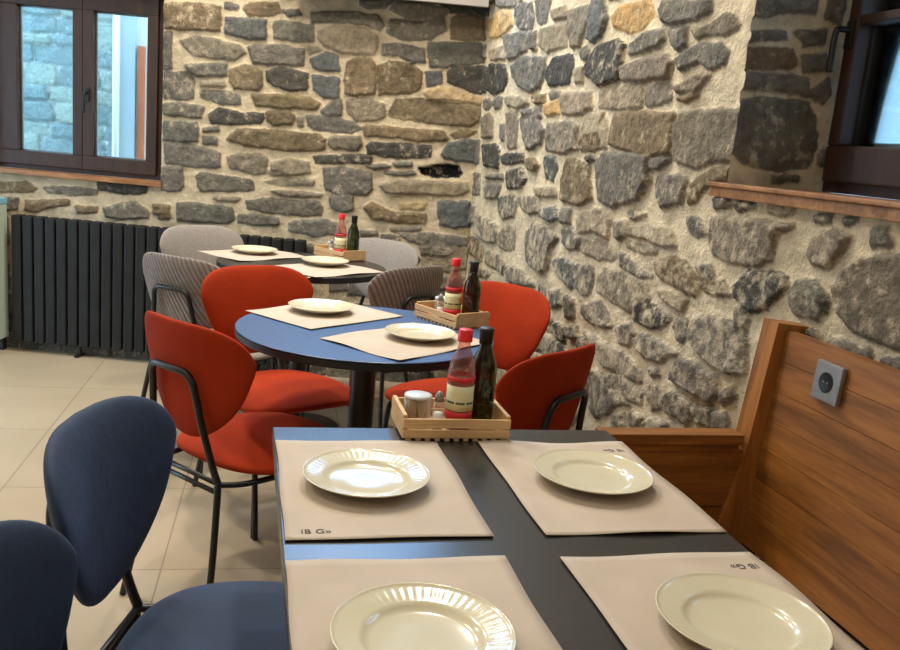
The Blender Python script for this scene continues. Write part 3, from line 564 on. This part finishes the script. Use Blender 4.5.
# ------------------------------------------------------------------ chairs
def cushion(fn_out, mp, rings=16, n=72, T=.03, front=1.0, rear=1.0, pw=3.2):
    """closed cushion: outline in 2D, mp(a,b,h)->xyz, h = signed half thickness"""
    mb = MB(); vs = []; fs = []
    O = [fn_out(2 * PI * k / n) for k in range(n)]
    def ring(rho, side):
        h = side * T * (1 - rho ** pw) ** (1 / 2.2) if rho < 1 else 0
        h *= (front if side > 0 else rear)
        return [mp(a * rho, b * rho, h) for a, b in O]
    seq = [(math.sin(PI / 2 * i / rings), 1) for i in range(1, rings + 1)] + [(math.sin(PI / 2 * i / rings), -1) for i in range(rings - 1, 0, -1)]
    vs.append(mp(0, 0, T * front))
    for rho, sd in seq: vs += ring(rho, sd)
    vs.append(mp(0, 0, -T * rear))
    m = len(seq)
    for k in range(n): fs.append((0, 1 + k, 1 + (k + 1) % n))
    for i in range(m - 1):
        for k in range(n):
            a = 1 + i * n; b = a + n; fs.append((a + k, b + k, b + (k + 1) % n, a + (k + 1) % n))
    last = 1 + (m - 1) * n
    for k in range(n): fs.append((len(vs) - 1, last + (k + 1) % n, last + k))
    mb.add(vs, fs, True); return mb
def superell(th, a, b, p=3.2):
    c, s = math.cos(th), math.sin(th)
    return a * math.copysign(abs(c) ** (2 / p), c), b * math.copysign(abs(s) ** (2 / p), s)
def back_outline(th):
    x, z = superell(th, .226, .158, 3.7 if math.sin(th) > 0 else 2.5)
    t = (z + .158) / .316
    x *= .52 + .48 * min(1, t / .72) ** .85
    return x, z
def back_map(x, z, h):
    # x lateral, z height from centre, concave towards +y (front)
    y = -.235 + 1.25 * x * x - .17 * (z) - .35 * z * z
    return (x, y + h, .665 + z)
def seat_outline(th):
    x, y = superell(th, .232, .215, 2.7)
    if y < 0: x *= 1 - .12 * (-y / .225)
    return x, y
def seat_map(x, y, h):
    return (x, y + .035, .435 + h - .02 * (y < -.1) * (y + .1) * 0 + .012 * (-(x / .23) ** 2))
def make_chair(fabric, back_mat, label, group, seatmat=None):
    t = thing('dining_chair', label, 'chair', group=group)
    s = cushion(seat_outline, seat_map, T=.034, rear=.75).build('seat', seatmat or fabric, t)
    b = cushion(back_outline, back_map, T=.025, rear=.9).build('backrest', back_mat, t, mat2=seatmat)
    fr = MB()
    hoop = []
    half = [(.128, -.215, .41), (.125, -.232, .46), (.104, -.250, .56), (.090, -.262, .64), (.083, -.269, .676), (.064, -.275, .697), (.03, -.281, .701)]
    fr.tube(half + [(-x, y, z) for x, y, z in half[::-1]], .0095, 10)
    fr.build('back_hoop', M_BLACK, t)
    for sx in (1, -1):
        l = MB(); l.tube([(.128 * sx, -.215, .415), (.14 * sx, -.225, .37), (.16 * sx, -.25, .2), (.18 * sx, -.285, 0.003)], .0095, 10); l.build('leg', M_BLACK, t)
        l = MB(); l.tube([(.175 * sx, .15, .40), (.185 * sx, .17, .37), (.19 * sx, .185, .2), (.195 * sx, .20, 0.003)], .0095, 10); l.build('leg', M_BLACK, t)
        l = MB(); l.tube([(.128 * sx, -.215, .405), (.155 * sx, -.14, .398), (.172 * sx, 0, .398), (.175 * sx, .15, .398)], .008, 8); l.build('seat_rail', M_BLACK, t)
    for a, y, z in ((.132, -.218, .385), (.130, -.215, .408), (.175, .15, .397)):
        l = MB(); l.tube([(-a, y, z), (a, y, z)], .007, 8, False); l.build('stretcher', M_BLACK, t)
    return t
def put_chair(t, O, f):
    t.location = (O[0], O[1], 0); t.rotation_euler = (0, 0, math.atan2(f[1], f[0]) - PI / 2)
red = make_chair(M_RED, M_RED, '', 'red chairs around the round blue table')
blue = make_chair(M_BLUE, M_BLUE, '', 'blue chairs at the near table')
grey = make_chair(M_GREY, M_GREYBACK, '', 'grey chairs around the farthest table', M_GREY)
def chairs(proto, lst):
    for i, (O, f, lab) in enumerate(lst):
        t = proto if i == 0 else copy_tree(proto)
        put_chair(t, O, f); t['label'] = lab
chairs(red, [((.04, 2.375), (.77, .64), 'red velvet dining chair nearest the blue chairs, its black back hoop facing the camera'),
             ((.145, 2.93), (.46, -.89), 'red velvet dining chair left behind the round blue table, backrest front facing the camera'),
             ((.77, 2.87), (-.8, -.6), 'red velvet dining chair behind the middle wooden crate, closest to the far stone corner'),
             ((.672, 2.235), (-.62, .784), 'red velvet dining chair seen from behind, right of the dark oil bottle')])
chairs(blue, [((.003, 1.370), (.962, -.273), 'dark blue velvet dining chair with its whole backrest in view'),
              ((-.08, .85), (.962, -.273), 'dark blue velvet dining chair cut off by the bottom left picture corner')])
chairs(grey, [((-.10, 4.17), (.5, -.85), 'grey fabric dining chair against the radiator, backrest front facing the camera'),
              ((-.09, 3.52), (.63, .77), 'grey ribbed dining chair with black back hoop, left of the red chairs'),
              ((.53, 4.07), (-.65, -.76), 'grey fabric dining chair by the back stone wall, right of the farthest crate'),
              ((.54, 3.60), (-.6, .8), 'grey ribbed dining chair seen from behind, left of the middle crate')])

# ------------------------------------------------------------------ tables
TB = thing('dining_table', 'long black rectangular table in the foreground with four plates on paper mats', 'table', (.4085, 1.0, 0))
mb = MB(); mb.box((-.3435, -.61, .722), (.3435, .598, .75), .0025); mb.build('tabletop', M_LAM, TB)
for y in (-.38, .36):
    mb = MB(); mb.tube([(0, y, .03), (0, y, .722)], .038, 20, False); mb.build('column', M_BLACK, TB)
    mb = MB(); mb.box((-.22, y - .11, 0), (.22, y + .11, .014), .004); mb.build('base_plate', M_BLACK, TB)
    mb = MB(); mb.box((-.2, y - .03, .700), (.2, y + .03, .722), .003); mb.build('top_bracket', M_BLACK, TB)
def round_table(x, y, r, label, top=None):
    t = thing('round_table', label, 'table', (x, y, 0), group='round tables')
    mb = MB(); mb.lathe([(0, .724), (r - .004, .724), (r, .728), (r, .744)], 96, smooth=False); mb.build('table_edge', M_EDGE, t)
    mb = MB(); mb.lathe([(0, .745), (r - .002, .745), (r, .7465), (r, .7485), (r - .002, .75), (0, .75)], 96, smooth=False); mb.build('tabletop', top or M_LAM_REFL, t)
    mb = MB(); mb.lathe([(.038, .012), (.038, .724)], 32); mb.lathe([(.15, .71), (.15, .724), (0, .724)], 32, smooth=False); mb.build('column', M_BLACK, t)
    mb = MB(); mb.lathe([(0, 0), (.2, 0), (.2, .008), (.05, .02), (0, .02)], 48); mb.build('base_plate', M_BLACK, t)
    return t
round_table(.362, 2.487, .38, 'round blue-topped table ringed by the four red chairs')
round_table(.25, 3.78, .365, 'dark round table farthest away among the grey chairs', M_LAM)

# ------------------------------------------------------------------ placemats
def placemat(cx, cy, ang, z, seed, label, group, logo=None, sx=.20, sy=.15):
    """sx: half length (long side), sy: half width"""
    nx, ny = 28, 20; vs = []; fs = []
    P = lambda i, j: (-sx + 2 * sx * i / nx, -sy + 2 * sy * j / ny)
    R = random.Random(seed); ph = [R.uniform(0, 6) for _ in range(6)]
    def H(x, y):
        e = max(0, max(abs(x) / sx, abs(y) / sy) - .86) / .14
        return .0011 + .0006 * (1 + math.sin(14 * x + ph[0]) * math.sin(17 * y + ph[1])) + e * e * .0022 * (1 + math.sin(23 * x + ph[2]) * math.cos(27 * y + ph[3]))
    for k, dz in ((0, 0), (1, -.0006)):
        for i in range(nx + 1):
            for j in range(ny + 1):
                x, y = P(i, j); wx = .0007 * math.sin(31 * y + ph[4]); wy = .0009 * math.sin(27 * x + ph[5])
                vs.append((x + wx * (abs(x) > sx * .99), y + wy * (abs(y) > sy * .99), H(x, y) + dz))
    m = (nx + 1) * (ny + 1); I = lambda i, j: i * (ny + 1) + j
    for i in range(nx):
        for j in range(ny):
            fs.append((I(i, j), I(i + 1, j), I(i + 1, j + 1), I(i, j + 1))); fs.append((m + I(i, j), m + I(i, j + 1), m + I(i + 1, j + 1), m + I(i + 1, j)))
    B = [I(i, 0) for i in range(nx + 1)] + [I(nx, j) for j in range(1, ny + 1)] + [I(i, ny) for i in range(nx - 1, -1, -1)] + [I(0, j) for j in range(ny - 1, 0, -1)]
    for k in range(len(B)):
        a, b = B[k], B[(k + 1) % len(B)]; fs.append((a, m + a, m + b, b))
    mb = MB(); mb.add(vs, fs, True)
    o = mb.build('placemat', M_PAPER); o.location = (cx, cy, z); o.rotation_euler = (0, 0, ang)
    tag(o, label, 'placemat', group)
    if logo:
        lx, ly, la = logo; base = bpy.data.curves.new('print', 'FONT'); base.body = 'IB G»'; base.size = .019; base.extrude = .0001; base.align_x = 'CENTER'
        tmp = bpy.data.objects.new('tmp', base); C.objects.link(tmp); bpy.context.view_layer.update()
        me = bpy.data.meshes.new_from_object(tmp.evaluated_get(bpy.context.evaluated_depsgraph_get())); bpy.data.objects.remove(tmp)
        me.materials.clear(); me.materials.append(M_INK)
        for v in me.vertices: v.co.z = v.co.z + .0001
        l = bpy.data.objects.new('printed_logo', me); C.objects.link(l); l.parent = o; l.location = (lx, ly, H(lx, ly) + .0006); l.rotation_euler = (0, 0, la)
        tag(l, 'small dark printed marks')
    return o
G = 'paper placemats on the near table'
ZT = .7502
H90 = PI / 2
# long side along Y: rotate 90 deg
placemat(.219, 1.312, H90, ZT, 1, 'paper placemat at the far left of the near table, by the crate', G, (-.178, .105, -H90))
placemat(.599, 1.312, H90, ZT, 2, 'paper placemat at the far right of the near table, beside the wooden bench end', G, (.165, -.115, H90))
placemat(.217, .850, H90, ZT, 3, 'paper placemat at the near left of the near table, cut by the bottom edge', G, (-.178, .105, -H90))
placemat(.597, .843, H90, ZT, 4, 'paper placemat at the near right corner of the table, beside the bench backrest', G, (.165, -.115, H90))
A38 = math.atan2(.62, .784)
G2 = 'paper placemats on the round tables'
def mat_at(corner, ex, ey, seed, lab):
    # corner + .4 along ex + .3 along ey
    cx = corner[0] + .2 * ex[0] + .15 * ey[0]; cy = corner[1] + .2 * ex[1] + .15 * ey[1]
    placemat(cx, cy, math.atan2(ex[1], ex[0]), ZT, seed, lab, G2)
e = (.784, .62); nrm = (-.62, .784)
mat_at((.195, 2.449), e, nrm, 5, 'white-lit paper placemat on the left of the round blue table')
mat_at((.398, 2.112), e, nrm, 6, 'paper placemat on the near right of the round blue table, beside the middle crate')
mat_at((-.02, 3.73), e, nrm, 7, 'paper placemat on the left of the farthest table')
mat_at((.275, 3.395), e, nrm, 8, 'paper placemat on the near right of the farthest table')

# ------------------------------------------------------------------ plates
def plate_mesh():
    R = .104; prof = [(0, .006), (.058, .006), (.064, .008), (.070, .0125), (.100, .0195), (.1025, .0212), (.104, .0208), (.1035, .0192), (.092, .0135), (.072, .006), (.060, .0015), (.056, 0), (.052, 0), (.051, .0018), (0, .0018)]
    P = []
    for (a, b), (c, d) in zip(prof[:-1], prof[1:]):
        k = 7 if (a, b) == (.070, .0125) else 2
        for q in range(k): P.append((a + (c - a) * q / k, b + (d - b) * q / k))
    P.append(prof[-1])
    def f(r, z, a):
        if .072 < r < .0995 and z > .012 and z > .0125 + (r - .070) * .233 - .0006:
            w = math.sin(PI * (r - .072) / .0275)
            z += .00022 * w * math.sin(54 * a) * (1 if .08 < r else .4)
        return r, z
    mb = MB(); mb.lathe(P, 240, f=f); return mb
pg = 'cream plates with embossed rims'
plate = plate_mesh().build('plate', M_PLATE); 
plates = [(.2075, 1.312, .7535, 'cream plate with light reflecting in its well, left of the foreground crate', 0),
          (.605, 1.316, .7535, 'cream plate on the far right mat of the near table', .3),
          (.2100, .845, .7535, 'cream plate with embossed rim at bottom centre, cut by the picture edge', .8),
          (.6080, .845, .7535, 'cream plate with embossed rim at the bottom right of the near table', 1.1),
          (.245, 2.725, .7535, 'cream plate on the left of the round blue table', .2),
          (.506, 2.392, .7535, 'cream plate on the round blue table, right behind the red-capped bottle', .7),
          (.045, 4.02, .7535, 'cream plate on the farthest table, in front of the grey chair by the radiator', .1),
          (.345, 3.76, .7560, 'cream plate on the farthest table, in front of its crate', .5)]
for i, (x, y, z, lab, a) in enumerate(plates):
    p = plate if i == 0 else plate.copy()
    if i: C.objects.link(p)
    p.location = (x, y, z); p.rotation_euler = (0, 0, a); tag(p, lab, 'plate', pg)

# ------------------------------------------------------------------ crates and condiments
def make_crate():
    t = thing('wooden_crate', '', 'crate', group='wooden condiment crates')
    L, W, Hh = .106, .068, .044
    for sy in (-1, 1):
        for z0, z1 in ((.006, .022), (.026, .044)):
            mb = MB(); mb.box((-L, sy * W - .003, z0), (L, sy * W + .003, z1), .0012); mb.build('slat', M_CRATE, t)
    for sx in (-1, 1):
        mb = MB(); mb.box((sx * (L - .004) - .004, -W + .003, .004), (sx * (L - .004) + .004, W - .003, .050), .0012); mb.build('end_board', M_CRATE, t)
    b = MB(); b.box((-L + .008, -W + .004, .004), (L - .008, W - .004, .009)); b.build('bottom', M_CRATE, t)
    b = MB()
    for i in range(11):
        x = -L + .012 + i * (2 * L - .024) / 10
        b.box((x - .005, -W - .002, 0), (x + .005, W + .002, .0055), .001)
    b.build('runner', M_CRATE, t)
    return t
crate = make_crate()
def vinegar():
    t = thing('vinegar_bottle', '', 'bottle', group='red-capped vinegar bottles')
    pr = [(0, 0), (.025, 0), (.0265, .003), (.0268, .055), (.0262, .075), (.0268, .095), (.0268, .115), (.0225, .138), (.0135, .160), (.0115, .172), (.0115, .182), (0, .182)]
    mb = MB(); mb.lathe(pr, 40); mb.build('bottle_body', M_PINK, t)
    mb = MB(); mb.lathe([(0, .003), (.0235, .003), (.0235, .045), (0, .045)], 32); mb.build('vinegar', M_VINEGAR, t)
    mb = MB(); mb.lathe([(.0271, .040), (.0273, .040), (.0273, .056), (.0268, .075), (.0273, .090), (.0271, .090)], 40); lb = mb.build('label', M_LABEL, t)
    mb = MB(); mb.lathe([(.0270, .022), (.0273, .022), (.0273, .038), (.0270, .038)], 40); mb.build('label_band', M_LABELRED, t)
    mb = MB(); mb.lathe([(.0270, .098), (.0273, .098), (.0273, .108), (.0270, .108)], 40); mb.build('neck_label', M_LABELRED, t)
    mb = MB()
    for k in range(24):
        a0, a1 = 2 * PI * k / 24, 2 * PI * (k + .55 + .45 * (k % 3 > 0)) / 24; r = .0276; z = .054
        P = [(r * math.cos(a), r * math.sin(a)) for a in (a0, a1)]
        mb.add([(P[0][0], P[0][1], z), (P[1][0], P[1][1], z), (P[1][0], P[1][1], z + .005), (P[0][0], P[0][1], z + .004)], [(0, 1, 2, 3)])
    mb.build('label_print', M_LABELGREEN, lb)
    mb = MB(); mb.lathe([(0, .200), (.0125, .200), (.0140, .198), (.0145, .180), (.0145, .176), (0, .176)], 36, f=lambda r, z, a: (r + (.0003 * math.sin(24 * a) if r > .014 else 0), z)); mb.build('cap', M_CAPRED, t)
    return t
def oil():
    t = thing('oil_bottle', '', 'bottle', group='dark olive oil bottles')
    pr = [(0, 0), (.026, 0), (.028, .003), (.028, .105), (.026, .125), (.017, .148), (.0125, .158), (.012, .178), (0, .178)]
    mb = MB(); mb.lathe(pr, 40); mb.build('bottle_body', M_OIL, t)
    mb = MB(); mb.lathe([(0, .198), (.0135, .198), (.015, .196), (.015, .191), (.0138, .190), (.0135, .166), (0, .166)], 36); mb.build('cap', M_DARK, t)
    return t
def shaker():
    t = thing('salt_shaker', '', 'shaker', group='glass salt shakers')
    mb = MB(); mb.lathe([(0, 0), (.0105, 0), (.0115, .002), (.0115, .045), (.009, .058), (0, .058)], 24); mb.build('jar', M_CLEAR, t)
    mb = MB(); mb.lathe([(0, .003), (.0095, .003), (.0095, .034), (0, .034)], 20); mb.build('salt', M_SALT, t)
    mb = MB(); mb.lathe([(0, .078), (.005, .076), (.008, .070), (.0095, .058), (0, .058)], 24); mb.build('lid', M_STEEL, t)
    return t
def toothpicks():
    t = thing('toothpick_jar', '', 'jar', group='toothpick jars')
    mb = MB(); mb.lathe([(0, .0), (.026, 0), (.0275, .003), (.0275, .052), (.026, .054), (.0245, .053), (.0245, .004), (0, .004)], 40); mb.build('jar', M_CLEAR, t)
    mb = MB(); R = random.Random(4)
    for k in range(85):
        a = R.uniform(0, 6.28); r = .021 * math.sqrt(R.random()); x, y = r * math.cos(a), r * math.sin(a)
        mb.tube([(x, y, .005), (x + R.uniform(-.003, .003), y + R.uniform(-.003, .003), .050)], .0012, 5, False)
    o = mb.build('toothpicks', M_PICK, t); o['kind'] = 'stuff'
    mb = MB(); mb.lathe([(0, .0605), (.022, .060), (.0270, .0585), (.028, .056), (.028, .054), (.026, .0535), (0, .0535)], 40)
    mb.build('lid', M_LIDW, t); return t
vin, oi, sh, tp = vinegar(), oil(), shaker(), toothpicks()
def station(x, y, a, labs, first):
    loc = [(tp, -.064, 0.014, ''), (sh, -.030, -.026, ''), (vin, .014, -.012, ''), (oi, .066, .020, '')]
    def mk(o, dx, dy, z, lab):
        c = o if first else copy_tree(o)
        c.location = (x + dx * math.cos(a) - dy * math.sin(a), y + dx * math.sin(a) + dy * math.cos(a), z); c.rotation_euler = (0, 0, a); c['label'] = lab
    mk(crate, 0, 0, .7503, labs[0])
    for (o, dx, dy, _), lab in zip(loc, labs[1:]): mk(o, dx, dy, .7503 + .0092, lab)
STN = [(.410, 1.592, 0.0, ['slatted wooden crate of condiments at the far end of the near table', 'jar of toothpicks with pale lid in the foreground crate', 'small glass salt shaker in the foreground crate, left of the red-capped bottle',
        'red-capped vinegar bottle with cream label in the foreground crate', 'dark oil bottle with black cap in the foreground crate']),
       (.660, 2.655, math.radians(-63), ['slatted wooden crate on the round blue table among the red chairs', 'toothpick jar in the crate on the round blue table', 'glass salt shaker in the crate on the round blue table',
        'red-capped vinegar bottle in the crate on the round blue table', 'dark oil bottle in the crate on the round blue table']),
       (.435, 4.02, math.radians(-56), ['slatted wooden crate on the farthest table by the back wall', 'toothpick jar in the crate on the farthest table', 'glass salt shaker in the crate on the farthest table',
        'red-capped vinegar bottle in the farthest crate by the back wall', 'dark oil bottle in the farthest crate by the back wall'])]
for s in STN[1:]: station(*s, False)
station(*STN[0], True)

# ------------------------------------------------------------------ bench
BX = 1.13
bench = thing('wooden_bench', 'varnished wooden plank bench with tall backrest along the right stone wall', 'bench', (1.0, .6, 0))
O = Vector((1.0, .6, 0))
def bp(mb, name, m, parent=bench):
    mb.v = [tuple(Vector(v) - O) for v in mb.v]; return mb.build(name, m, parent)
# backrest planks as one part (board pattern), slightly reclined
bk = MB()
def bx_at(z): return 1.140 + (z - .47) * .052
zs = [.470, .560, .630, .700, .768, .836, .904, .972]
for z0, z1 in zip(zs[:-1], zs[1:]):
    a, b = z0 + .0006, z1 - .0006
    prof = [(bx_at(a), a), (bx_at(b), b), (bx_at(b) + .022, b), (bx_at(a) + .022, a)]
    bk.prism(prof, -.9, 1.632, axis=1)
bp(bk, 'backrest', M_BENCH)
# end upright beside the rail
up = MB(); up.prism([(1.069, .45), (1.081, .522), (1.112, .65), (1.144, .988), (1.222, .982), (1.222, .955), (1.185, .94), (1.185, .0), (1.1, 0)], 1.634, 1.690, axis=1)
bp(up, 'end_board', M_BENCHZ)
# low end panel with cap rail
pn = MB()
for z0, z1 in ((.02, .25), (.253, .40), (.403, .55), (.553, .690)):
    pn.prism([(z0, 0)], 0, 0) if False else pn.box((.775, 1.646, z0), (1.12, 1.664, z1), .002)
bp(pn, 'end_panel', M_BENCHX)
rl = MB(); rl.box((.765, 1.632, .705), (1.105, 1.682, .729), .003); rl.box((.775, 1.640, .688), (1.10, 1.672, .709), .001)
bp(rl, 'cap_rail', M_BENCHX)
st_ = MB(); st_.box((.80, -.9, .43), (1.140, 1.632, .458), .005); bp(st_, 'seat', M_BENCH)
fp = MB()
fp.box((.83, -.9, .0), (.85, 1.632, .43), .003); bp(fp, 'front_panel', M_BENCH)
# socket
sk = MB(); Ms = Matrix.Translation((bx_at(.904) - .002, 1.455, .904)) @ Matrix.Rotation(math.radians(3), 4, 'Y')
sk.box((-.012, -.040, -.040), (0, .040, .040), .003, Ms); so = bp(sk, 'socket_plate', M_STEEL); so['label'] = 'square steel-grey power socket plate'
rc = MB(); rc.lathe([(0, .0005), (.019, .0005), (.021, .0012), (.021, 0), (0, 0)], 32)
Mr2 = Ms @ Matrix.Translation((-.0122, 0, 0)) @ Matrix.Rotation(-PI / 2, 4, 'Y')
rc.v = [tuple(Mr2 @ Vector(v)) for v in rc.v]; bp(rc, 'socket_recess', M_DARK, so)
pin = MB()
for dy in (-.006, .006):
    pin.tube([tuple(Ms @ Vector((-.013, dy, 0))), tuple(Ms @ Vector((-.0145, dy, 0)))], .0022, 8, False)
bp(pin, 'socket_contacts', M_STEEL, so)

# ------------------------------------------------------------------ lamps
def lamp(x, y, e, col=(1, .91, .76), r=.09):
    t = thing('ceiling_downlight', 'round recessed ceiling downlight above the picture', 'lamp', (x, y, 3.0), group='ceiling downlights')
    mb = MB(); mb.lathe([(r, -.001), (r + .02, -.001), (r + .02, -.012), (r, -.012), (r, -.001)], 32); mb.build('trim_ring', M_WHITE, t)
    L = bpy.data.lights.new('lamp', 'AREA'); L.shape = 'DISK'; L.size = r * 2; L.energy = e * 1.4; L.color = col
    o = bpy.data.objects.new('lamp_light', L); C.objects.link(o); o.parent = t; o.location = (0, 0, -.02)
    return t
for x, y, e in ((-.35, 4.2, 20), (.5, 3.75, 18), (-.35, 2.9, 20), (.55, 2.5, 16), (-1.6, 3.6, 9), (-1.4, 1.4, 9), (-.4, .3, 5), (-1.2, -1.2, 8)):
    lamp(x, y, e)

w = bpy.data.worlds.new('sky'); bpy.context.scene.world = w; w.use_nodes = True
bg = w.node_tree.nodes['Background']; bg.inputs[0].default_value = (.58, .80, 1.0, 1); bg.inputs[1].default_value = 7.5

# ------------------------------------------------------------------ camera
f, pitch, roll, yawt = 860.0, .2022553, .0888587, -.2427523
cp, sp = math.cos(pitch), math.sin(pitch); fw = Vector((0, cp, -sp)); upv = Vector((0, sp, cp)); rt = Vector((1, 0, 0))
c, s = math.cos(roll), math.sin(roll); r2 = rt * c + upv * s; u2 = rt * -s + upv * c
X = Vector((math.cos(yawt), -math.sin(yawt), 0)); Y = Vector((math.sin(yawt), math.cos(yawt), 0))
T = lambda v: Vector((v.dot(X), v.dot(Y), v.z))
r2, u2, fw = T(r2), T(u2), T(fw)
cam = bpy.data.cameras.new('camera'); co = bpy.data.objects.new('camera', cam); C.objects.link(co)
M = Matrix.Identity(4)
for i in range(3): M[i][0] = r2[i]; M[i][1] = u2[i]; M[i][2] = -fw[i]
M[2][3] = 1.30
co.matrix_world = M
cam.sensor_fit = 'HORIZONTAL'; cam.sensor_width = 36; cam.lens = 36 * f / 900; cam.clip_start = .02
sc = bpy.context.scene; sc.camera = co
sc.view_settings.view_transform = 'Standard'; sc.view_settings.look = 'None'; sc.view_settings.gamma = 1; sc.view_settings.exposure = 0.0
sc.view_settings.use_curve_mapping = False
